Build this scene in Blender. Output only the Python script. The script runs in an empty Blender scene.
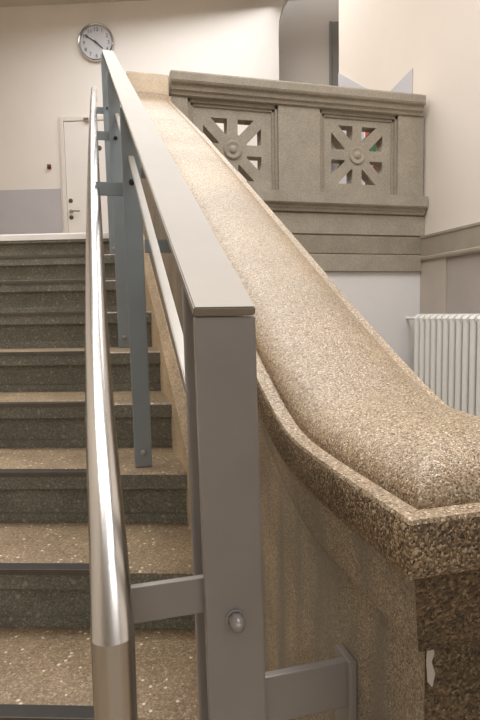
import bpy, bmesh, math
from mathutils import Vector, Matrix

C = bpy.context.scene.collection
TAN = 0.319                      # the flight and the back wall stand askew to the parapet
TH = math.atan(TAN)
PI = math.pi

# ---------------------------------------------------------------- materials
def mat(name, color, rough=0.6, metal=0.0, spec=0.5):
    m = bpy.data.materials.new(name); m.use_nodes = True
    b = m.node_tree.nodes['Principled BSDF']
    b.inputs['Base Color'].default_value = (*color, 1)
    b.inputs['Roughness'].default_value = rough
    b.inputs['Metallic'].default_value = metal
    b.inputs['Specular IOR Level'].default_value = spec
    return m

def s2l(r, g, b):
    f = lambda c: (c/255/12.92) if c/255 <= .04045 else ((c/255+.055)/1.055)**2.4
    return (f(r), f(g), f(b))

def ramp(nt, stops, interp='LINEAR'):
    n = nt.nodes.new('ShaderNodeValToRGB'); cr = n.color_ramp; cr.interpolation = interp
    while len(cr.elements) < len(stops): cr.elements.new(0.5)
    for e, (p, c) in zip(cr.elements, stops):
        e.position = p; e.color = (*c, 1)
    return n

def mottled(name, base, var=0.08, scale=6.0, rough=0.6, metal=0.0, bump=0.0, bscale=200, spec=0.5, rvar=0.0):
    """paint, plaster or metal with soft cloudy unevenness and fine grain"""
    m = mat(name, base, rough, metal, spec); nt = m.node_tree; L = nt.links
    b = nt.nodes['Principled BSDF']
    tc = nt.nodes.new('ShaderNodeTexCoord')
    n1 = nt.nodes.new('ShaderNodeTexNoise'); n1.inputs['Scale'].default_value = scale; n1.inputs['Detail'].default_value = 5
    L.new(tc.outputs['Object'], n1.inputs['Vector'])
    lo = tuple(c*(1-var) for c in base); hi = tuple(min(1, c*(1+var)) for c in base)
    r = ramp(nt, [(0.3, lo), (0.7, hi)]); L.new(n1.outputs['Fac'], r.inputs['Fac'])
    L.new(r.outputs['Color'], b.inputs['Base Color'])
    if rvar:
        mr = nt.nodes.new('ShaderNodeMapRange'); mr.inputs['To Min'].default_value = rough-rvar; mr.inputs['To Max'].default_value = rough+rvar
        L.new(n1.outputs['Fac'], mr.inputs['Value']); L.new(mr.outputs['Result'], b.inputs['Roughness'])
    if bump:
        n2 = nt.nodes.new('ShaderNodeTexNoise'); n2.inputs['Scale'].default_value = bscale; n2.inputs['Detail'].default_value = 3
        L.new(tc.outputs['Object'], n2.inputs['Vector'])
        bp = nt.nodes.new('ShaderNodeBump'); bp.inputs['Strength'].default_value = bump; bp.inputs['Distance'].default_value = 0.002
        L.new(n2.outputs['Fac'], bp.inputs['Height']); L.new(bp.outputs['Normal'], b.inputs['Normal'])
    return m

def aggregate(name, stops, cell=260, rough=0.5, bump=0.5, cloud=(0.75, 1.2), cloud_scale=4.0, chips=None, spec=0.5, stain=None):
    """washed concrete / terrazzo: small stone cells in many tones, cloudy unevenness, optional bright chips"""
    m = mat(name, (.5, .5, .5), rough, 0, spec); nt = m.node_tree; L = nt.links
    b = nt.nodes['Principled BSDF']
    tc = nt.nodes.new('ShaderNodeTexCoord')
    v = nt.nodes.new('ShaderNodeTexVoronoi'); v.inputs['Scale'].default_value = cell; v.inputs['Randomness'].default_value = 1
    L.new(tc.outputs['Object'], v.inputs['Vector'])
    sep = nt.nodes.new('ShaderNodeSeparateColor'); L.new(v.outputs['Color'], sep.inputs['Color'])
    r = ramp(nt, stops); L.new(sep.outputs['Red'], r.inputs['Fac'])
    col = r.outputs['Color']
    if chips:
        cs, thr, cc = chips
        v2 = nt.nodes.new('ShaderNodeTexVoronoi'); v2.inputs['Scale'].default_value = cs
        L.new(tc.outputs['Object'], v2.inputs['Vector'])
        sp2 = nt.nodes.new('ShaderNodeSeparateColor'); L.new(v2.outputs['Color'], sp2.inputs['Color'])
        g1 = nt.nodes.new('ShaderNodeMath'); g1.operation = 'GREATER_THAN'; g1.inputs[1].default_value = thr
        L.new(sp2.outputs['Green'], g1.inputs[0])
        g2 = nt.nodes.new('ShaderNodeMath'); g2.operation = 'LESS_THAN'; g2.inputs[1].default_value = 0.33
        L.new(v2.outputs['Distance'], g2.inputs[0])
        g3 = nt.nodes.new('ShaderNodeMath'); g3.operation = 'MULTIPLY'
        L.new(g1.outputs[0], g3.inputs[0]); L.new(g2.outputs[0], g3.inputs[1])
        mx = nt.nodes.new('ShaderNodeMix'); mx.data_type = 'RGBA'
        L.new(g3.outputs[0], mx.inputs[0]); L.new(col, mx.inputs[6]); mx.inputs[7].default_value = (*cc, 1)
        col = mx.outputs[2]
    n = nt.nodes.new('ShaderNodeTexNoise'); n.inputs['Scale'].default_value = cloud_scale; n.inputs['Detail'].default_value = 6
    L.new(tc.outputs['Object'], n.inputs['Vector'])
    rc = ramp(nt, [(0.3, (cloud[0],)*3), (0.7, (cloud[1],)*3)]); L.new(n.outputs['Fac'], rc.inputs['Fac'])
    mm = nt.nodes.new('ShaderNodeMix'); mm.data_type = 'RGBA'; mm.blend_type = 'MULTIPLY'; mm.inputs[0].default_value = 1
    L.new(col, mm.inputs[6]); L.new(rc.outputs['Color'], mm.inputs[7])
    col = mm.outputs[2]
    if stain:
        mp = nt.nodes.new('ShaderNodeMapping'); mp.inputs['Scale'].default_value = (9, 9, 1.2)
        L.new(tc.outputs['Object'], mp.inputs['Vector'])
        ns = nt.nodes.new('ShaderNodeTexNoise'); ns.inputs['Scale'].default_value = 1.6; ns.inputs['Detail'].default_value = 4
        L.new(mp.outputs['Vector'], ns.inputs['Vector'])
        rs = ramp(nt, [(0.46, (0, 0, 0)), (0.66, (1, 1, 1))]); L.new(ns.outputs['Fac'], rs.inputs['Fac'])
        ms = nt.nodes.new('ShaderNodeMix'); ms.data_type = 'RGBA'
        L.new(rs.outputs['Color'], ms.inputs[0]); L.new(col, ms.inputs[6]); ms.inputs[7].default_value = (*stain, 1)
        col = ms.outputs[2]
    L.new(col, b.inputs['Base Color'])
    rr = nt.nodes.new('ShaderNodeMapRange'); rr.inputs['To Min'].default_value = max(.05, rough-.15); rr.inputs['To Max'].default_value = rough+.15
    L.new(sep.outputs['Blue'], rr.inputs['Value']); L.new(rr.outputs['Result'], b.inputs['Roughness'])
    if bump:
        bp = nt.nodes.new('ShaderNodeBump'); bp.inputs['Strength'].default_value = bump; bp.inputs['Distance'].default_value = 0.0025
        ad = nt.nodes.new('ShaderNodeMath'); ad.operation = 'MULTIPLY_ADD'; ad.inputs[1].default_value = -1.0
        L.new(v.outputs['Distance'], ad.inputs[0]); L.new(sep.outputs['Green'], ad.inputs[2])
        L.new(ad.outputs[0], bp.inputs['Height']); L.new(bp.outputs['Normal'], b.inputs['Normal'])
    return m

M = {}
M['plaster'] = mottled('white plaster', s2l(244, 239, 233), .02, 2, .8, bump=.08, bscale=90)
M['plaster_warm'] = mottled('cream plaster', s2l(234, 224, 213), .02, 2, .8, bump=.08, bscale=90)
M['ceiling'] = mottled('ceiling paint', s2l(204, 198, 188), .03, 2, .85)
M['lavender'] = mottled('lavender grey dado paint', s2l(198, 196, 202), .03, 3, .45)
M['dado'] = mottled('taupe dado panel', s2l(176, 166, 158), .04, 5, .6, bump=.05)
M['dado_band'] = mottled('taupe stone band', s2l(164, 153, 138), .06, 9, .6, bump=.1)
M['dado_stile'] = mottled('taupe dado stile', s2l(186, 176, 164), .04, 6, .6)
M['under'] = mottled('white under wall', s2l(232, 229, 228), .02, 3, .7)
M['floor'] = aggregate('hall terrazzo floor', [(0, s2l(110, 96, 78)), (.6, s2l(150, 132, 108)), (1, s2l(186, 170, 146))], 300, .4, .1)
M['landing_edge'] = mottled('white landing edge', s2l(240, 238, 235), .02, 5, .3)
M['riser'] = aggregate('dark green grey terrazzo', [(0, s2l(94, 93, 83)), (.45, s2l(112, 111, 100)), (.85, s2l(124, 122, 110)), (1, s2l(150, 146, 132))],
                       260, .5, .15, (.8, 1.15), 7, chips=(55, .86, s2l(150, 142, 124)))
M['tread'] = aggregate('tan terrazzo tread', [(0, s2l(126, 107, 84)), (.5, s2l(148, 128, 102)), (.85, s2l(162, 142, 116)), (1, s2l(188, 170, 144))],
                       260, .42, .10, (.82, 1.12), 9, chips=(85, .90, s2l(226, 214, 192)))
M['strip'] = mottled('black rubber strip', s2l(48, 44, 40), .15, 30, .55)
M['alu'] = mottled('aluminium edge', s2l(98, 91, 83), .1, 30, .45, .4)
M['cope'] = aggregate('washed concrete coping', [(0, s2l(84, 66, 47)), (.16, s2l(132, 110, 84)), (.55, s2l(164, 141, 112)), (.88, s2l(185, 164, 136)), (1, s2l(220, 208, 188))],
                      560, .40, .30, (.82, 1.15), 5, spec=.6)
M['fascia'] = aggregate('coarse washed fascia', [(0, s2l(52, 42, 30)), (.3, s2l(104, 86, 64)), (.7, s2l(136, 115, 88)), (1, s2l(192, 172, 142))],
                        520, .45, .5, (.8, 1.15), 9)
M['body'] = aggregate('parapet body render', [(0, s2l(112, 98, 80)), (.4, s2l(148, 134, 114)), (.75, s2l(168, 154, 134)), (1, s2l(196, 184, 164))],
                      620, .6, .25, (.75, 1.2), 7, stain=s2l(128, 124, 114))
M['brown_front'] = aggregate('dark brown coarse render', [(0, s2l(50, 38, 26)), (.4, s2l(92, 74, 52)), (.8, s2l(114, 94, 68)), (1, s2l(150, 128, 98))], 420, .6, .4, (.7, 1.15), 8)  # coarse brown render, its colour darkened to offset fill light on the front
M['plinth'] = aggregate('tan plinth', [(0, s2l(160, 138, 110)), (.5, s2l(200, 178, 148)), (1, s2l(220, 202, 176))], 240, .45, .25)
M['newel_tan'] = aggregate('smooth tan stone', [(0, s2l(186, 165, 138)), (1, s2l(206, 187, 160))], 200, .4, .05)
M['stone'] = aggregate('grey brown balustrade stone', [(0, s2l(146, 137, 123)), (.5, s2l(166, 156, 141)), (1, s2l(180, 171, 157))], 330, .75, .12, (.88, 1.08), 7)
M['stone_dark'] = aggregate('darker stone moulding', [(0, s2l(134, 124, 110)), (.5, s2l(154, 144, 128)), (1, s2l(170, 160, 144))], 330, .75, .12, (.88, 1.08), 8)
M['steel'] = mottled('grey painted steel', s2l(154, 148, 143), .05, 12, .45, .25, bump=.06, bscale=350, rvar=.06)
M['steel_top'] = mottled('grey painted steel top', s2l(146, 138, 128), .04, 10, .5, .25, bump=.05, bscale=300)
M['steel_blue'] = mottled('blue grey painted steel', s2l(148, 157, 162), .05, 9, .45, .25, bump=.05, bscale=300)
M['bright_bar'] = mottled('light grey rod', s2l(178, 172, 164), .04, 20, .4, .3)
M['bolt'] = mottled('galvanised bolt', s2l(160, 154, 150), .1, 80, .35, .35)
M['bolt_dark'] = mottled('dark bolt', s2l(60, 60, 62), .1, 80, .4, .6)
M['inox'] = mat('brushed stainless', s2l(202, 199, 196), .24, 1.0)
def brushed(m):
    nt = m.node_tree; L = nt.links; b = nt.nodes['Principled BSDF']
    tc = nt.nodes.new('ShaderNodeTexCoord'); mp = nt.nodes.new('ShaderNodeMapping'); mp.inputs['Scale'].default_value = (900, 3, 900)
    n = nt.nodes.new('ShaderNodeTexNoise'); n.inputs['Scale'].default_value = 1
    L.new(tc.outputs['Object'], mp.inputs['Vector']); L.new(mp.outputs['Vector'], n.inputs['Vector'])
    mr = nt.nodes.new('ShaderNodeMapRange'); mr.inputs['To Min'].default_value = .22; mr.inputs['To Max'].default_value = .28
    L.new(n.outputs['Fac'], mr.inputs['Value']); L.new(mr.outputs['Result'], b.inputs['Roughness'])
brushed(M['inox'])
M['chrome'] = mat('chrome', s2l(200, 198, 196), .15, 1)
M['dial'] = mottled('clock dial', s2l(208, 210, 216), .02, 8, .4)
M['ink'] = mottled('black ink', s2l(50, 48, 50), .05, 30, .5)
M['door'] = mottled('white door paint', s2l(244, 240, 236), .015, 3, .5)
M['doorframe'] = mottled('white door frame', s2l(234, 228, 222), .015, 3, .5)
M['radiator'] = mottled('white enamel', s2l(240, 238, 232), .015, 6, .3)
M['red'] = mottled('red plastic', s2l(170, 40, 40), .1, 40, .4)
M['black'] = mottled('black plastic', s2l(30, 28, 28), .1, 40, .4)
M['pink'] = mottled('poster pink red', s2l(205, 70, 66), .25, 12, .6)
M['green'] = mottled('poster green', s2l(40, 96, 56), .3, 14, .6)
M['maroon'] = mottled('poster dark red', s2l(120, 26, 34), .25, 12, .6)
M['paper'] = mottled('poster paper', s2l(236, 232, 226), .02, 9, .6)
M['gap'] = mottled('grey window frame', s2l(160, 160, 158), .05, 9, .5)
M['leafdark'] = mottled('left wall paint', s2l(226, 216, 202), .02, 3, .8)

# ---------------------------------------------------------------- mesh helpers
class MB:
    def __init__(s, origin=(0, 0, 0)):
        s.bm = bmesh.new(); s.o = Vector(origin)
    def face(s, vs, mi=0):
        f = s.bm.faces.new(vs); f.material_index = mi; return f
    def v(s, *p): return s.bm.verts.new(Vector(p)-s.o)
    def box(s, x0, x1, y0, y1, z0, z1, bev=0.0, shear=0.0, mi=0):
        """axis box; shear tilts its long side by the flight's skew"""
        vs = []
        for x in (x0, x1):
            for y in (y0, y1):
                for z in (z0, z1): vs.append(s.v(x, y-shear*x, z))
        fs = [s.face([vs[i] for i in q], mi) for q in ((0, 1, 3, 2), (4, 6, 7, 5), (0, 4, 5, 1), (2, 3, 7, 6), (0, 2, 6, 4), (1, 5, 7, 3))]
        if bev:
            es = list({e for f in fs for e in f.edges})
            bmesh.ops.bevel(s.bm, geom=es, offset=bev, segments=2, profile=.6, affect='EDGES', clamp_overlap=True)
    def prism(s, poly, a0, a1, f, mi=0):
        """extrude a 2-D outline between a0 and a1; f(u, v, a) -> xyz"""
        A = [s.v(*f(u, w, a0)) for u, w in poly]; B = [s.v(*f(u, w, a1)) for u, w in poly]
        n = len(poly)
        s.face(A, mi); s.face(B[::-1], mi)
        for i in range(n): s.face([A[i], B[i], B[(i+1) % n], A[(i+1) % n]], mi)
    def tube(s, pts, r, seg=20, cap=True):
        pts = [Vector(p) for p in pts]; rings = []
        up = None
        for i, p in enumerate(pts):
            t = (pts[min(i+1, len(pts)-1)]-pts[max(i-1, 0)]).normalized()
            if up is None:
                up = Vector((1, 0, 0)) if abs(t.x) < .9 else Vector((0, 0, 1))
            a = (up-t*up.dot(t)).normalized(); b = t.cross(a)
            # mitre stretch
            k = 1.0
            if 0 < i < len(pts)-1:
                d1 = (pts[i]-pts[i-1]).normalized(); c = max(.35, d1.dot(t)); k = 1/c
            bend = None
            if k > 1.001:
                bend = ((pts[i+1]-pts[i]).normalized()-(pts[i]-pts[i-1]).normalized())
                bend = (bend-t*bend.dot(t)).normalized()
            ring = []
            for j in range(seg):
                an = 2*PI*j/seg; o = a*math.cos(an)*r+b*math.sin(an)*r
                if bend is not None: o += bend*o.dot(bend)*(k-1)
                ring.append(s.v(*(p+o)))
            rings.append(ring); up = a
        for A, B in zip(rings, rings[1:]):
            for j in range(seg): s.face([A[j], A[(j+1) % seg], B[(j+1) % seg], B[j]])
        if cap: s.face(rings[0][::-1]); s.face(rings[-1])
    def lathe(s, prof, c, axis, seg=32):
        """revolve (radius, height) pairs round an axis through c"""
        ax = Vector(axis).normalized(); a = ax.orthogonal().normalized(); b = ax.cross(a); c = Vector(c); rings = []
        for r, h in prof:
            if r < 1e-6: rings.append([s.v(*(c+ax*h))])
            else: rings.append([s.v(*(c+ax*h+(a*math.cos(2*PI*j/seg)+b*math.sin(2*PI*j/seg))*r)) for j in range(seg)])
        for A, B in zip(rings, rings[1:]):
            for j in range(seg):
                k = (j+1) % seg
                q = [A[0] if len(A) == 1 else A[j]] + ([] if len(A) == 1 else [A[k]]) + ([B[0]] if len(B) == 1 else [B[k], B[j]])
                if len(q) > 2: s.face(q)
    def grid(s, rows, close=False, mi=0):
        R = [[s.v(*p) for p in row] for row in rows]
        for A, B in zip(R, R[1:]):
            n = len(A)
            for j in range(n if close else n-1):
                s.face([A[j], A[(j+1) % n], B[(j+1) % n], B[j]], mi)
        return R
    def build(s, name, m, parent=None, smooth=30, struct=False):
        bmesh.ops.remove_doubles(s.bm, verts=s.bm.verts, dist=1e-6)
        bmesh.ops.recalc_face_normals(s.bm, faces=s.bm.faces)
        me = bpy.data.meshes.new(name)
        if smooth:
            for f in s.bm.faces: f.smooth = True
        s.bm.to_mesh(me); s.bm.free()
        if smooth: me.set_sharp_from_angle(angle=math.radians(smooth))
        o = bpy.data.objects.new(name, me); C.objects.link(o)
        for mm in (m if isinstance(m, (list, tuple)) else [m]): me.materials.append(mm)
        if parent:
            o.parent = parent
        else: o.location = s.o
        if struct: o['kind'] = 'structure'
        return o

def thing(name, label, cat, loc=(0, 0, 0), rotz=0, group=None):
    o = bpy.data.objects.new(name, None); C.objects.link(o); o.empty_display_size = .1
    o.location = loc; o.rotation_euler = (0, 0, rotz); o['label'] = label; o['category'] = cat
    if group: o['group'] = group
    return o

def flat(outer, holes, depth, name):
    """plate with holes: 2-D curve filled and extruded, returned as a mesh in the xy plane, z = -depth..depth"""
    cu = bpy.data.curves.new(name, 'CURVE'); cu.dimensions = '2D'; cu.fill_mode = 'BOTH'; cu.extrude = depth
    for pts in [outer]+holes:
        sp = cu.splines.new('POLY'); sp.points.add(len(pts)-1); sp.use_cyclic_u = True
        for q, (x, y) in zip(sp.points, pts): q.co = (x, y, 0, 1)
    ob = bpy.data.objects.new(name, cu); C.objects.link(ob)
    bpy.context.view_layer.update()
    dg = bpy.context.evaluated_depsgraph_get()
    me = bpy.data.meshes.new_from_object(ob.evaluated_get(dg))
    bpy.data.objects.remove(ob); bpy.data.curves.remove(cu)
    return me

def text_mesh(body, size, depth, name):
    cu = bpy.data.curves.new(name, 'FONT'); cu.body = body; cu.size = size; cu.extrude = depth; cu.align_x = 'CENTER'; cu.align_y = 'CENTER'
    ob = bpy.data.objects.new(name, cu); C.objects.link(ob)
    bpy.context.view_layer.update()
    me = bpy.data.meshes.new_from_object(ob.evaluated_get(bpy.context.evaluated_depsgraph_get()))
    bpy.data.objects.remove(ob); bpy.data.curves.remove(cu)
    return me

def from_mesh(me, name, m, parent, mw):
    me.transform(mw); me.materials.clear(); me.materials.append(m); me.name = name
    o = bpy.data.objects.new(name, me); C.objects.link(o); o.parent = parent
    return o

# ---------------------------------------------------------------- camera
EYE = Vector((0, 0, 1.249))
F, VPX, YH = 540.0, 96.0, 313.0
pitch = math.atan((360-YH)/F); yaw = math.atan((240-VPX)/math.hypot(F, 360-YH))
fw = Vector((math.sin(yaw)*math.cos(pitch), math.cos(yaw)*math.cos(pitch), -math.sin(pitch)))
r0 = Vector((math.cos(yaw), -math.sin(yaw), 0)); u0 = r0.cross(fw); rho = math.radians(1.0)
rt = r0*math.cos(rho)-u0*math.sin(rho); up = r0*math.sin(rho)+u0*math.cos(rho)
cam = bpy.data.cameras.new('camera'); cam.sensor_fit = 'VERTICAL'; cam.sensor_height = 36; cam.sensor_width = 24; cam.lens = F/720*36
cam.clip_start = .02; cam.clip_end = 60
cam.dof.use_dof = False
co = bpy.data.objects.new('camera', cam); C.objects.link(co)
mw = Matrix((rt, up, -fw)).transposed().to_4x4(); mw.translation = EYE
co.matrix_world = mw
bpy.context.scene.camera = co

# ---------------------------------------------------------------- dimensions
XW = 2.268           # right wall
XL = -2.1           # left wall
YB = 3.40           # face of the landing balustrade
LAND = 1.738        # landing level
RISE, GO = .158, .296
def ny(n, x): return .932+GO*n+TAN*(.24-x)          # nosing line
def nz(n): return .474+RISE*n
def wb(x, off=0): return 7.25-TAN*x+off              # back wall face
CEIL = 5.60
SOFF = 5.08
XP = .270           # inner face of the parapet body
XO = .444           # outer face of the body

# ---------------------------------------------------------------- setting
b = MB(); b.box(-3, 6, -2.5, YB+.02, -.1, 0); b.build('floor', M['floor'], struct=True, smooth=0)
# landing slab: edge runs with the flight, its open side under the balustrade
b = MB()
pl = [(XL, ny(8, XL)+.03), (.27, ny(8, .27)+.03), (.27, YB+.10), (XW, YB+.10), (XW, 9.5), (XL, 9.5)]
b.prism(pl, 1.50, LAND, lambda u, w, a: (u, w, a)); b.build('floor_landing', M['tread'], struct=True, smooth=0)
# ceiling
b = MB(); b.box(-3, 6, -2.5, 9.6, CEIL, CEIL+.1); b.build('ceiling', M['ceiling'], struct=True, smooth=0)
b = MB(); b.box(XL, 1.5, -2.5, 9.0, SOFF, CEIL-.001); b.build('ceiling_soffit', M['ceiling'], struct=True, smooth=0)
# left wall
b = MB(); b.box(XL-.15, XL, -2.5, 9.5, 0, CEIL); b.build('wall_left', M['leafdark'], struct=True, smooth=0)
# right wall, ends at a corner beyond the balustrade
b = MB(); b.box(XW, XW+.3, -2.5, 4.79, 0, CEIL); b.build('wall_right', M['plaster_warm'], struct=True, smooth=0)
# wall under the landing
b = MB(); b.box(XO+.004, XW, YB+.02, YB+.10, 0, 1.55); b.build('wall_under', M['under'], struct=True, smooth=0)
# back wall with an arched niche
ct = math.cos(TH)
def s_of(x): return x/ct
arch = []
sx0, sx1, sz = s_of(2.29), s_of(2.29)+1.0, 4.66
arch.append((sx0, LAND)); arch.append((sx1, LAND))
for k in range(0, 17):
    a = PI*k/16
    arch.append(((sx0+sx1)/2+math.cos(a)*.5, sz+math.sin(a)*.62))
outer = [(s_of(XL)-.1, LAND-.2), (s_of(4.2), LAND-.2), (s_of(4.2), CEIL), (s_of(XL)-.1, CEIL)]
# notch the opening down through the lower edge of the wall
outer = [(s_of(XL)-.1, LAND-.2), (sx0, LAND-.2)]+[(sx0, sz)]+arch[2:][::-1][1:-1]+[(sx1, sz), (sx1, LAND-.2), (s_of(4.2), LAND-.2), (s_of(4.2), CEIL), (s_of(XL)-.1, CEIL)]
me = flat(outer, [], .06, 'wall_back')
# xy -> wall frame: x along the wall, y up, z towards the room
Rw = Matrix.Rotation(-TH, 4, 'Z') @ Matrix.Rotation(PI/2, 4, 'X')
o = from_mesh(me, 'wall_back', M['plaster'], None, Matrix.Translation((0, 7.25, 0)) @ Rw @ Matrix.Translation((0, 0, -.06)))
o['kind'] = 'structure'
# niche behind the arch
b = MB()
b.box(s_of(2.0), s_of(3.4), .55, .63, LAND-.2, CEIL)
b.box(s_of(2.0), s_of(2.0)+.08, .12, .55, LAND-.2, CEIL)
o = b.build('wall_niche', M['plaster'], struct=True, smooth=0); o.matrix_world = Matrix.Translation((0, 7.25, 0)) @ Matrix.Rotation(-TH, 4, 'Z')
# window edge in the niche, seen as a narrow grey upright
w = MB(); w.box(3.075, 3.105, .50, .55, LAND, 5.0, .004)
w.box(3.105, 3.5, .52, .55, LAND+.9, 5.0)
o = w.build('window_1', M['gap'], struct=True, smooth=0); o.matrix_world = Matrix.Translation((0, 7.25, 0)) @ Matrix.Rotation(-TH, 4, 'Z')
# lavender dado painted on the back wall, left of the door
Tb = Matrix.Translation((0, 7.25, 0)) @ Matrix.Rotation(-TH, 4, 'Z')
def on_back(mb, name, m, **k):
    o = mb.build(name, m, struct=True, smooth=0, **k); o.matrix_world = Tb; return o
w = MB(); w.box(s_of(XL), s_of(-.36), -.006, 0, LAND, 2.862); on_back(w, 'trim_1', M['lavender'])
w = MB(); w.box(s_of(.61), s_of(2.27), -.006, 0, LAND, 2.862); on_back(w, 'trim_2', M['lavender'])
# lavender dado painted on the right wall: level on the landing, then climbing beside further stairs
w = MB(); w.prism([(3.57, LAND), (3.57, 2.973), (3.95, 2.92), (4.33, 3.15), (4.79, 3.45), (4.79, LAND)], XW-.006, XW, lambda u, v, a: (a, u, v))
w.build('trim_3', M['lavender'], struct=True, smooth=0)
# taupe dado in the hall on the right wall: panel, stile and capping band
w = MB(); w.box(XW-.012, XW, -2.5, YB+.02, 0, 1.60); w.build('trim_4', M['dado'], struct=True, smooth=0)
w = MB(); w.box(XW-.022, XW-.012, 3.13, YB+.02, 0, 1.60, .003); w.build('trim_5', M['dado_stile'], struct=True, smooth=0)
w = MB()
w.prism([(0, 1.588), (.03, 1.588), (.036, 1.60), (.036, 1.615), (.028, 1.622), (.028, 1.742), (.034, 1.75), (.034, 1.765), (.0, 1.765)], -2.5, YB+.02, lambda u, v, a: (XW-u, a, v))
w.build('trim_6', M['dado_band'], struct=True, smooth=25)

# door in the back wall
d = bpy.data.objects.new('door_1', None); C.objects.link(d); d['kind'] = 'structure'
d.location = (0, 7.25, LAND); d.rotation_euler = (0, 0, -TH)
dx0, dx1, dh = s_of(-.33), s_of(.58), 1.94
w = MB()
w.box(dx0, dx0+.05, -.035, .0, 0, dh+.05, .004); w.box(dx1-.05, dx1, -.035, .0, 0, dh+.05, .004); w.box(dx0+.05, dx1-.05, -.035, .0, dh, dh+.05, .004)
w.build('door_frame', M['doorframe'], d, 0)
w = MB(); w.box(dx0+.054, dx1-.054, -.022, -.001, .005, dh-.005, .003); leaf = w.build('door_leaf', M['door'], d, 0)
w = MB(); w.lathe([(0, 0), (.028, 0), (.028, .008), (.012, .01), (.012, .05), (0, .05)], (dx0+.10, -.022, .83), (0, -1, 0), 20)
w.tube([(dx0+.10, -.066, .83), (dx0+.13, -.07, .83), (dx0+.225, -.07, .826)], .011, 12)
w.build('handle', M['chrome'], leaf)
for zz in (.965, .757):
    w = MB(); w.lathe([(0, 0), (.027, 0), (.027, .006), (.012, .012), (0, .012)], (dx0+.10, -.022, zz), (0, -1, 0), 20)
    w.build('lock', M['alu'], leaf)
w = MB(); w.box(.30-.33, .30-.26, -.06, -.022, dh-.02, dh+.03, .005); w.build('door_closer', M['chrome'], d, 0)
w = MB(); w.lathe([(0, 0), (.03, 0), (.03, .008), (0, .01)], (.147, -.022, 1.60), (0, -1, 0), 20); w.build('door_viewer', M['alu'], leaf)

# ---------------------------------------------------------------- staircase
st = thing('staircase', 'terrazzo staircase with dark grey-green risers and tan treads climbing to the landing', 'stairs', (-.9, .8, 0))
so = st.location
XR = .240
for n in range(-2, 8):
    zt = nz(n)
    prof = [(0, zt-.006), (0, zt-.048), (.004, zt-.052), (.026, zt-.052), (.026, zt-RISE+.03), (.018, zt-RISE+.026), (.018, zt-RISE+.0005), (GO+.05, zt-RISE+.0005), (GO+.05, zt), (.006, zt)]
    b = MB(so)
    f = lambda u, w, a, n=n: (a, ny(n, a)+u, w)
    b.prism(prof, XL+.002, XR, f)
    for fc in b.bm.faces:
        pass
    o = b.build('step', [M['riser'], M['tread']], st, 25)
    for p in o.data.polygons:
        if p.normal.z > .6 and p.center.z+so.z > zt-.02: p.material_index = 1
    # black anti-slip strip with a bright metal front edge
    b = MB(so); b.prism([(-.001, zt), (-.001, zt+.003), (.034, zt+.003), (.034, zt)], XL+.01, .03, f)
    s_ = b.build('nosing_strip', M['strip'], o, 0)
    b = MB(so); b.prism([(-.004, zt-.010), (-.004, zt+.0035), (-.001, zt+.0035), (-.001, zt-.010)], XL+.01, .03, f)
    b.build('metal_edge', M['alu'], o, 0)
# landing edge step: riser, lip and white nosing
zt = LAND; n = 8
b = MB(so)
prof = [(0, zt-.034), (0, zt-.048), (.004, zt-.052), (.026, zt-.052), (.026, zt-RISE+.0005), (.03, zt-RISE+.0005), (.03, zt-.034)]
b.prism(prof, XL+.002, XR, lambda u, w, a: (a, ny(8, a)+u, w)); o = b.build('step', M['riser'], st, 25)
b = MB(so); b.prism([(-.004, zt-.034), (-.004, zt-.004), (0, zt+.004), (.03, zt+.004), (.03, zt-.034)], XL+.01, XR, lambda u, w, a: (a, ny(8, a)+u, w))
b.build('landing_nosing', M['landing_edge'], o, 0)['label'] = 'white nosing at the edge of the landing'

# ---------------------------------------------------------------- stone parapet beside the flight
YE0 = .352                               # front of the lower end
def Lz(Y):                               # level of the cap's ledge along the flight
    a, s, y0, z0 = .030, .530, .640, 1.086
    t = Y-y0
    return z0+s*(t+math.sqrt(t*t+a*a*4))/2 + (.018*math.sin(PI*(Y-.9)/2.4) if .9 < Y < 3.3 else 0)
pp = thing('stair_parapet', 'thick washed-concrete parapet with rounded sloping coping rising beside the stairs', 'parapet', (.35, .9, 0))
po = pp.location
YT = 3.30
ys = [YE0+.018*k for k in range(0, 40)]
ys = [y for y in ys if y < .98]+[1.0+.115*k for k in range(0, 20)]
ys = [y for y in ys if y < YT-.04]+[YT-.03]
# coping: a ledge all round, a groove, then a rounded back mitred at the front corners
XI, XE = .225, .487
LW = .025
def Hd(Y): return .040 if Y < 1.0 else max(.010, .040-(Y-1.0)*.0130)
def crown(d, H):
    if d < .0015: return -.003
    if d < LW-.005: return .001
    if d < LW-.0005: return -.0035
    t = min(1, (d-LW)/.104)
    return .003+H*(1-(1-t)**2.6)**.62
DS = [0, .002, .010, .0195, .0208, .0242, .025, .0255, .029, .032, .037, .044, .053, .064, .078, .095, .113]
xs = [XI+d for d in DS]+[(XI+XE)/2]+[XE-d for d in reversed(DS)]
def section(Y, z, dfront=9):
    return [(x, Y, z+crown(min(x-XI+1e-6, XE-x+1e-6, dfront+1e-6), Hd(Y))) for x in xs]
b = MB(po)
rows = [section(YE0+d, Lz(YE0+d), d) for d in DS]
for y in ys:
    if y > YE0+DS[-1]+.008: rows.append(section(y, Lz(y)))
# gooseneck: the coping turns up to the level of the balustrade
top = 2.668
zb = Lz(YT-.03)
for (y, z) in [(YT-.01, zb+.012), (YT+.008, zb+.024), (YT+.020, zb+.038), (YT+.027, zb+.06)]: rows.append(section(y, z))
b.grid(rows)
b.build('coping', M['cope'], pp, 40)
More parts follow.
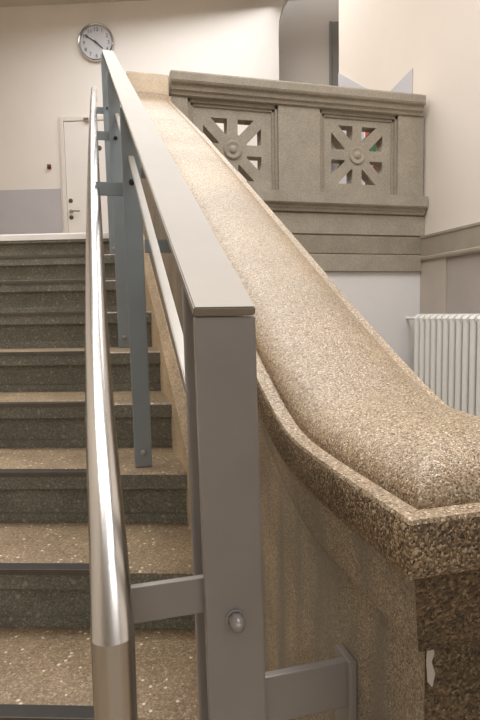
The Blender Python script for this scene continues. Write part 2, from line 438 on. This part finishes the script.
# fascia below the ledge (coarse), then the bed moulding
def skirt(mb, prof, y_front, push):
    """prof: (inset, drop) pairs; runs up the inner side, round the front and up the outer side"""
    rows = []
    for ins, dr in prof:
        row = []
        for y in reversed([YE0]+[q for q in ys if q > YE0+.02]+[YT+.02]):
            yy = max(y, YE0+ins)
            row.append((XI+ins, yy, Lz(max(y, YE0))-dr))
        for y in [YE0]+[q for q in ys if q > YE0+.02]+[YT+.02]:
            yy = max(y, YE0+ins)
            row.append((XE-ins, yy, Lz(max(y, YE0))-dr))
        rows.append(row)
    mb.grid(rows)
b = MB(po); skirt(b, [(0, .002), (-.002, .008), (-.001, .040), (.003, .047), (.012, .050)], YE0, 0); b.build('fascia', M['fascia'], pp, 40)
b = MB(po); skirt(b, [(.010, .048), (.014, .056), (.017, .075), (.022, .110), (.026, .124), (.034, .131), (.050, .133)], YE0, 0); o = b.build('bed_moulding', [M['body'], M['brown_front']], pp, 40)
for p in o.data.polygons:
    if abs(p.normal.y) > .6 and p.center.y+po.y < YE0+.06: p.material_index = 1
# body
b = MB(po)
rows = []
yy_ = [YE0+.045]+[q for q in ys if q > YE0+.05]+[YT+.11]
for x in (XP, XO):
    pass
bot = [(y, 0.0) for y in yy_]
topl = [(y, min(Lz(y)-.128, 2.42)) for y in yy_]
A = [b.v(XP, y, z) for y, z in bot]; B = [b.v(XP, y, z) for y, z in topl]
A2 = [b.v(XO, y, z) for y, z in bot]; B2 = [b.v(XO, y, z) for y, z in topl]
for i in range(len(yy_)-1):
    b.face([A[i], A[i+1], B[i+1], B[i]]); b.face([A2[i+1], A2[i], B2[i], B2[i+1]]); b.face([B[i], B[i+1], B2[i+1], B2[i]])
b.face([A[0], B[0], B2[0], A2[0]]); b.face([A[-1], A2[-1], B2[-1], B[-1]])
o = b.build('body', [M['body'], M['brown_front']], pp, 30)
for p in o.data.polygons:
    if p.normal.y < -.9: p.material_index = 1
b = MB(po)
cx_, cy_ = XP, YE0+.045
pts_ = [(.002, .962), (.007, .956), (.009, .945), (.006, .938), (.010, .926), (.007, .914), (.002, .920), (.0005, .94)]
b.face([b.v(cx_+u, cy_-.0012, z) for u, z in pts_])
b.build('plaster_patch', M['dado_stile'], pp, 0)['label'] = 'small white chipped patch on the lower corner'
# battered plinth along the treads
b = MB(po)
def pz(y): return .474+RISE*((y-.94)/GO)+.062
rows = []
for k in range(0, 25):
    y = .42+k*(3.30-.42)/24
    rows.append([(XP+.002, y, max(0, pz(y)-.32)), (XR, y, max(0, pz(y)-.32)), (XR, y, max(.02, pz(y))), (XP-.004, y, max(.06, pz(y)+.045)), (XP+.002, y, max(.06, pz(y)+.047))])
b.grid(rows); b.build('plinth', M['plinth'], pp, 20)
# upper newel block the coping runs up into
b = MB(po)
nx0, nx1 = .225, .487
b.box(nx0+.004, nx1-.010, YT+.030, YT+.24, 1.742, top, .012)
b.build('newel', M['newel_tan'], pp, 35)['label'] = 'smooth tan newel block at the upper end of the coping'

# ---------------------------------------------------------------- landing balustrade
bal = thing('balustrade', 'carved stone balustrade with two pierced wheel panels closing the upper landing', 'balustrade', (1.3, YB+.15, 1.5))
bo = bal.location
bx0, bx1 = .495, XW-.002
sc = .85
def bz(z): return (z-1.249)*sc+1.249
# coping moulding
cz = 2.71
prof = [(.0, 2.575), (-.012, 2.58), (-.016, 2.597), (-.028, 2.605), (-.032, 2.618), (-.032, 2.632), (-.05, 2.640), (-.056, 2.652), (-.056, 2.694), (-.05, 2.704), (-.02, 2.712), (.24, 2.712), (.26, 2.70), (.26, 2.65), (.22, 2.62), (.20, 2.575)]
b = MB(bo); b.prism(prof, bx0, 2.228, lambda u, v, a: (a, YB+u, v)); b.build('coping', M['stone'], bal, 25)
# pillars
def pillar(x0, x1, plaque):
    b = MB(bo); b.box(x0, x1, YB, YB+.20, 2.03, 2.575, .003)
    o = b.build('pillar', M['stone'], bal, 0)
    if plaque:
        w = MB(bo); w.box(x0+.09, x1-.09, YB-.006, YB, 2.10, 2.52, .004); w.build('plaque', M['stone'], o, 0)
P1 = (.60, 1.185); P2 = (1.475, 2.05)
pillar(bx0, P1[0], False); pillar(P1[1], P2[0], False); pillar(P2[1], 2.25, False)
# pierced panels
def panel(x0, x1, cx, cz):
    z0, z1 = 2.03, 2.575
    hs = .190; boss = .058
    holes = []
    sw = .034          # half spoke width
    for q in range(8):
        a0 = q*PI/4; a1 = a0+PI/4      # wedge between an upright spoke and a diagonal one
        pts = []
        # edges offset from both spokes by sw, outer bound = square of half size hs
        def line_pt(a, side, r):       # point at distance r along spoke a, offset to the side
            return (math.cos(a)*r-math.sin(a)*sw*side, math.sin(a)*r+math.cos(a)*sw*side)
        # intersection of the two offset lines (inner tip)
        rt_ = sw/math.tan(PI/8)
        tip = rt_+.012
        def hit(a, side):
            lo, hi = 0, .5
            for _ in range(40):
                mid = (lo+hi)/2; p = line_pt(a, side, mid)
                if max(abs(p[0]), abs(p[1])) < hs: lo = mid
                else: hi = mid
            return line_pt(a, side, lo)
        pts = [line_pt(a0, 1, tip), hit(a0, 1), hit(a1, -1), line_pt(a1, -1, tip)]
        holes.append([(cx+p[0], cz+p[1]) for p in pts])
    bo_ = Vector(bo)
    me = flat([(x0+.03, z0), (x1-.03, z0), (x1-.03, z1-.04), (x0+.03, z1-.04)], holes, .045, 'pierced_panel')
    o = from_mesh(me, 'pierced_panel', M['stone'], bal, Matrix.Translation(-bo_) @ Matrix.Translation((0, YB+.075, 0)) @ Matrix.Rotation(PI/2, 4, 'X'))
    b = MB(bo)
    # stepped surround on three sides
    for ins, dep in ((0, .012), (.018, .022)):
        b.box(x0+ins, x0+ins+.02, YB+dep, YB+.12, z0, z1-ins, .003)
        b.box(x1-ins-.02, x1-ins, YB+dep, YB+.12, z0, z1-ins, .003)
        b.box(x0+ins, x1-ins, YB+dep, YB+.12, z1-ins-.025, z1-ins, .003)
    b.build('panel_moulding', M['stone_dark'], o, 0)
    b = MB(bo); b.lathe([(boss, 0), (boss, .007), (boss-.005, .010), (boss-.014, .010), (boss-.020, .007), (.026, .007), (.022, .012), (.010, .016), (0, .017)], (cx, YB+.03, cz), (0, -1, 0), 32)
    b.build('rosette', M['stone'], o, 35)
panel(*P1, .888, 2.285); panel(*P2, 1.757, 2.298)
# base ledge and coursed base
prof = [(-.045, 2.03), (.21, 2.03), (.21, 1.905), (.0, 1.905), (-.012, 1.91), (-.016, 1.925), (-.022, 1.932), (-.022, 1.945), (-.038, 1.952), (-.045, 1.962)]
b = MB(bo); b.prism(prof, bx0, 2.258, lambda u, v, a: (a, YB+u, v)); b.build('base_ledge', M['stone'], bal, 25)
zs = [1.905, 1.763, 1.636, 1.515]
offs = [.0, .006, .0]
for z1_, z0_, oo in zip(zs, zs[1:], offs):
    b = MB(bo); b.box(bx0, bx1, YB+oo, YB+.10, z0_+.003, z1_-.003, .004); b.build('base_course', M['stone_dark'] if oo else M['stone'], bal, 0)
b = MB(bo); b.box(bx0, bx1, YB+.012, YB+.09, 1.516, 1.904); b.build('base_core', M['stone_dark'], bal, 0)

# ---------------------------------------------------------------- steel railing
ra = thing('steel_railing', 'grey painted flat-steel railing with bolted posts between handrail and parapet', 'railing', (.12, .52, 0))
ro = ra.location
def rz(y): return 1.259+.538*(y-.52)        # top face of the rail at its left edge
def bar(mb, p, q, w, h):
    """flat bar from p to q, w across (x), h thick"""
    p, q = Vector(p), Vector(q); t = (q-p).normalized(); xx = Vector((1, 0, 0)); nn = xx.cross(t).normalized()
    vs = []
    for c in (p, q):
        for sx, sn in ((-1, -1), (1, -1), (1, 1), (-1, 1)): vs.append(mb.v(*(c+xx*sx*w/2+nn*sn*h/2)))
    fs = [(0, 1, 2, 3), (7, 6, 5, 4), (0, 4, 5, 1), (1, 5, 6, 2), (2, 6, 7, 3), (3, 7, 4, 0)]
    ff = [mb.face([vs[i] for i in f]) for f in fs]
    bmesh.ops.bevel(mb.bm, geom=list({e for f in ff for e in f.edges}), offset=min(w, h)*.14, segments=2, affect='EDGES')
RX = .122; RW = .062
YR1 = 3.30
b = MB(ro); bar(b, (RX, .513, rz(.513)-.005), (RX+.005, YR1, rz(YR1)-.005), RW, .010)
b.build('top_rail', M['steel_top'], ra, 0)
posts = [(.52, None), (1.62, nz(2)), (2.42, nz(4)), (3.20, nz(7))]
PX = [(.093, .155), (.098, .150), (.094, .146), (.094, .146)]
for i, ((y, zf), (xa, xb)) in enumerate(zip(posts, PX)):
    zf = nz(-2)-0.0 if zf is None else zf
    b = MB(ro)
    d0, d1 = (-.001, .074) if i == 0 else (0, .012)
    if i == 0:
        zf = nz(-2)
    zt_ = rz(y)-.013
    vs = []
    b.box(xa, xb, y+d0, y+(.011 if i == 0 else d1), zf+.0005, zt_, .0025)
    for v_ in b.bm.verts:
        if i == 0: v_.co.x -= (v_.co.z+ro.z-zt_)*.014
        else: v_.co.x -= (v_.co.z+ro.z-zf)*.008
    po_ = b.build('post', M['steel'] if i == 0 else M['steel_blue'], ra, 0)
    if i == 0:
        b = MB(ro); b.box(xa, xb, y+.064, y+.076, zf+.0005, rz(y+.064)-.014, .0025)
        for v_ in b.bm.verts: v_.co.x -= (v_.co.z+ro.z-zt_)*.014
        b.build('back_bar', M['steel'], po_, 0)
    if i == 0: po_['label'] = 'wide grey end post nearest the viewer'
    # clamp bolt for the handrail bracket
    bzz = [.915+.0, 1.632-.05, 2.01, 2.42][i]
    if i == 0:
        b = MB(ro)
        b.lathe([(0, 0), (.0105, 0), (.0105, .002), (.0085, .0022)], (.1275, y-.0015, .934), (0, -1, 0), 24)
        b.lathe([(.0085, .002), (.0085, .008)], (.1275, y-.0015, .934), (0, -1, 0), 6)
        b.lathe([(.0082, .008), (.0078, .012), (.0062, .0165), (.0035, .019), (0, .020)], (.1275, y-.0015, .934), (0, -1, 0), 24)
        b.build('bolt', M['bolt'], po_, 35)
    else:
        b = MB(ro); zz = [0, 1.630, 1.999, 2.40][i]
        b.lathe([(0, 0), (.009, 0), (.008, .005), (.004, .007), (0, .007)], ((xa+xb)/2-.007, y-.0005, zz), (0, -1, 0), 12)
        b.build('bolt', M['bolt_dark'], po_, 35)
        b = MB(ro)
        b.lathe([(0, 0), (.010, 0), (.009, .007), (.004, .010), (0, .010)], ((xa+xb)/2, y-.0005, zf+.045), (0, -1, 0), 12)
        b.build('bolt', M['bolt'], po_, 35)
# intermediate rod under the top rail, one length per bay
def mz(y): return 1.062+.625*(y-.60) if y < 1.63 else rz(y)-.185
for ya, yb in ((.60, 1.62), (1.633, 2.42), (2.433, 3.20)):
    b = MB(ro); bar(b, (.126 if ya < 1 else .124, ya, mz(ya)), (.117 if ya < 1 else .122, yb, mz(yb)), .016, .010); b.build('intermediate_rod', M['bright_bar'], ra, 0)
# wall brackets to the parapet
for y, z, h in ((.532, .825, .055), (1.634, 1.452, .040), (2.426, 1.86, .040)):
    b = MB(ro); b.box(.150 if y > 1 else .155, XP-.006, y, y+.010, z-h/2, z+h/2, .0015); w_ = b.build('wall_bracket', M['steel'] if y < 1 else M['steel_blue'], ra, 0)
    b = MB(ro); b.box(XP-.010, XP-.0003, y-.008, y+.03, z-h/2-.05, z+h/2+.003, .002); b.build('mounting_plate', M['steel'], w_, 0)

# ---------------------------------------------------------------- stainless handrail
hr = thing('handrail', 'brushed stainless tube handrail with mitred vertical end, left of the grey posts', 'handrail', (.0, .47, 0))
ho = hr.location
pts = [(.004, .468, nz(-2)+.0005), (.004, .468, .968), (.0035, .551, 1.020), (.001, .70, 1.103), (.001, .90, 1.212), (.004, 1.20, 1.372), (.009, 1.62, 1.592), (.018, 2.2, 1.895), (.028, 2.8, 2.195), (.040, 3.5, 2.545), (.054, 4.05, 2.825), (.056, 4.12, 2.845), (.056, 4.15, 2.83), (.056, 4.155, 2.78)]
def tube_split(mb, pts, r, part):
    # both pieces are cut on the same mitre plane at pts[1]
    mb.tube(pts, r, 28, cap=False)
    mb.bm.verts.ensure_lookup_table()
    vs = list(mb.bm.verts); k = 28
    kill = vs[:k] if part == 'rail' else vs[2*k:]
    bmesh.ops.delete(mb.bm, geom=kill, context='VERTS')
    be = [e for e in mb.bm.edges if e.is_boundary]
    bmesh.ops.holes_fill(mb.bm, edges=be)
b = MB(ho); tube_split(b, pts, .0190, 'rail'); b.build('rail_tube', M['inox'], hr, 40)
b = MB(ho); tube_split(b, pts, .0190, 'leg'); b.build('end_leg', M['inox'], hr, 40)
for (y, zc, h, xa, xp) in ((.5315, .957, .038, .018, .130), (1.634, 1.612, .038, .022, .093), (2.434, 2.01, .036, .036, .088), (3.214, 2.39, .036, .046, .088)):
    b = MB(ho); b.box(xa-.006, xp if y < 1 else xp+.03, y, y+.008 if y < 1 else y+.007, zc-h/2, zc+h/2, .001); b.build('bracket', M['steel'] if y < 1 else M['steel_blue'], hr, 0)

# ---------------------------------------------------------------- radiator on the right wall
rd = thing('radiator', 'white tubular radiator on the taupe hall wall at right', 'radiator', (2.15, 2.6, 0))
do = rd.location
zt, zb_ = 1.222, .30
NCOL = 24; Y0r = 3.22; SP = .0625
def column_bm(y):
    b = MB(do)
    for dxx in (0, .045, .09):
        x = 2.10+dxx
        b.tube([(x, y, zb_+.03), (x, y, zt-.03)], .0205, 12)
    for z in (zt-.03, zb_+.03):
        pr_ = []
        for k in range(12): pr_.append((2.145+.062*math.cos(2*PI*k/12), z+.030*math.sin(2*PI*k/12)))
        b.prism([(u, v) for u, v in pr_], y-.022, y+.022, lambda u, v, a: (u, a, v))
    return b
proto = None
for k in range(NCOL):
    if proto is None: proto = column_bm(Y0r).build('column', M['radiator'], rd, 40)
    else:
        c = proto.copy(); C.objects.link(c); c.parent = rd; c.location = (0, -SP*k, 0)
for z in (zt-.03, zb_+.03):
    b = MB(do); b.tube([(2.145, Y0r+.02, z), (2.145, Y0r-SP*(NCOL-1)-.02, z)], .019, 16); b.build('header_pipe', M['radiator'], rd, 40)
b = MB(do); b.tube([(2.145, Y0r+.02, zt-.03), (2.145, YB+.019, zt-.03)], .010, 12); b.lathe([(0, 0), (.018, 0), (.018, .03), (0, .03)], (2.145, Y0r+.045, zt-.03), (0, 1, 0), 8); b.build('vent_plug', M['radiator'], rd, 40)
for k in (2, NCOL-3):
    b = MB(do); b.box(2.13, XW-.013, Y0r-SP*k-.012-.031, Y0r-SP*k+.012-.031, zb_+.05, zb_+.075); b.build('wall_hook', M['radiator'], rd, 0)

# ---------------------------------------------------------------- wall clock
ck = thing('wall_clock', 'round chrome-rimmed wall clock high on the white back wall', 'clock', (.15, wb(.15)-.002, 4.60), -TH)
w = MB(); w.lathe([(.205, .0), (.222, .0), (.226, .02), (.222, .045), (.212, .055), (.203, .05), (.196, .03), (.196, .0)], (0, 0, 0), (0, -1, 0), 48); w.build('rim', M['chrome'], ck, 40)
w = MB(); w.lathe([(0, 0), (.200, 0), (.200, .022), (0, .022)], (0, 0, 0), (0, -1, 0), 48); dial = w.build('dial', M['dial'], ck, 40)
for h in range(1, 13):
    a = PI/2-h*PI/6
    for k, dg_ in enumerate(str(h)):
        me = text_mesh(dg_, .062, .0008, 'numeral')
        off = 0 if h < 10 else (k-.5)*.034
        from_mesh(me, 'numeral', M['ink'], dial, Matrix.Translation((math.cos(a)*.155+off, -.0232, math.sin(a)*.155)) @ Matrix.Rotation(PI/2, 4, 'X'))
def hand(name, ang, ln, wd, y):
    w = MB(); a = math.radians(90-ang); u = Vector((math.cos(a), 0, math.sin(a))); v = Vector((-u.z, 0, u.x))
    ps = [-u*.035+v*wd, -u*.035-v*wd, u*ln-v*wd*.6, u*ln+v*wd*.6]
    A = [w.v(*(p+Vector((0, y, 0)))) for p in ps]; B = [w.v(*(p+Vector((0, y-.003, 0)))) for p in ps]
    w.face(A); w.face(B[::-1])
    for i in range(4): w.face([A[i], B[i], B[(i+1) % 4], A[(i+1) % 4]])
    w.build(name, M['ink'], ck, 0)
hand('minute_hand', 304, .165, .007, -.027)
hand('hour_hand', 132, .11, .009, -.031)
w = MB(); w.lathe([(0, 0), (.012, 0), (.012, .016), (0, .016)], (0, -.022, 0), (0, -1, 0), 16); w.build('hub', M['ink'], ck, 40)

# alarm button on the back wall
al = thing('alarm_button', 'small red and black alarm button on the white wall left of the door', 'alarm button', (-.485, wb(-.485)-.002, 3.133), -TH)
w = MB(); w.box(-.022, .022, -.03, 0, -.026, .026, .005); w.build('housing', M['black'], al, 0)
w = MB(); w.lathe([(0, 0), (.015, 0), (.014, .010), (0, .013)], (0, -.03, 0), (0, -1, 0), 16); w.build('push_button', M['red'], al, 40)

# poster on the right wall behind the balustrade
ps = thing('poster', 'red and green poster on the wall behind the pierced balustrade panel', 'poster', (XW-.007, 4.03, 2.50))
po2 = ps.location
w = MB(po2); w.box(XW-.010, XW-.007, 3.78, 4.28, 2.22, 2.84); w.build('sheet', M['paper'], ps, 0)
for nm, m, z0, z1 in (('red_field', 'pink', 2.64, 2.82), ('green_field', 'green', 2.445, 2.63), ('dark_red_field', 'maroon', 2.24, 2.435)):
    w = MB(po2); w.box(XW-.0112, XW-.010, 3.80, 4.26, z0, z1); w.build(nm, M[m], ps, 0)

# ---------------------------------------------------------------- light
def area(name, loc, size, power, col=(1, .93, .84), rot=(0, 0, 0), sy=None, spread=180):
    l = bpy.data.lights.new(name, 'AREA'); l.energy = power; l.color = col; l.size = size; l.spread = math.radians(spread)
    if sy: l.shape = 'RECTANGLE'; l.size_y = sy
    o = bpy.data.objects.new(name, l); C.objects.link(o); o.location = loc; o.rotation_euler = rot
    return o
area('landing_lamp', (.7, 5.0, SOFF-.12), 3.0, 100, (1, .99, .985), spread=170)
area('hall_lamp', (1.05, 1.3, SOFF-.15), 1.6, 70, (1, .99, .98), spread=130)
area('stair_lamp', (-.9, 2.2, SOFF-.15), 1.4, 46, (1, .99, .975), spread=140)
area('niche_fill', (2.75, 6.72, 5.3), 1.2, 2.6, (1, .98, .95))  # unseen fill light, added to brighten the niche
w = bpy.data.worlds.new('world'); bpy.context.scene.world = w; w.use_nodes = True
nt = w.node_tree; bg = nt.nodes['Background']
tc = nt.nodes.new('ShaderNodeTexCoord'); sx = nt.nodes.new('ShaderNodeSeparateXYZ'); nt.links.new(tc.outputs['Generated'], sx.inputs['Vector'])
rw = ramp(nt, [(.06, s2l(58, 45, 35)), (.45, s2l(250, 248, 245))]); nt.links.new(sx.outputs['Z'], rw.inputs['Fac']); nt.links.new(rw.outputs['Color'], bg.inputs['Color'])
bg.inputs['Strength'].default_value = 1.8
bpy.context.scene.view_settings.view_transform = 'Standard'
bpy.context.scene.view_settings.exposure = 0
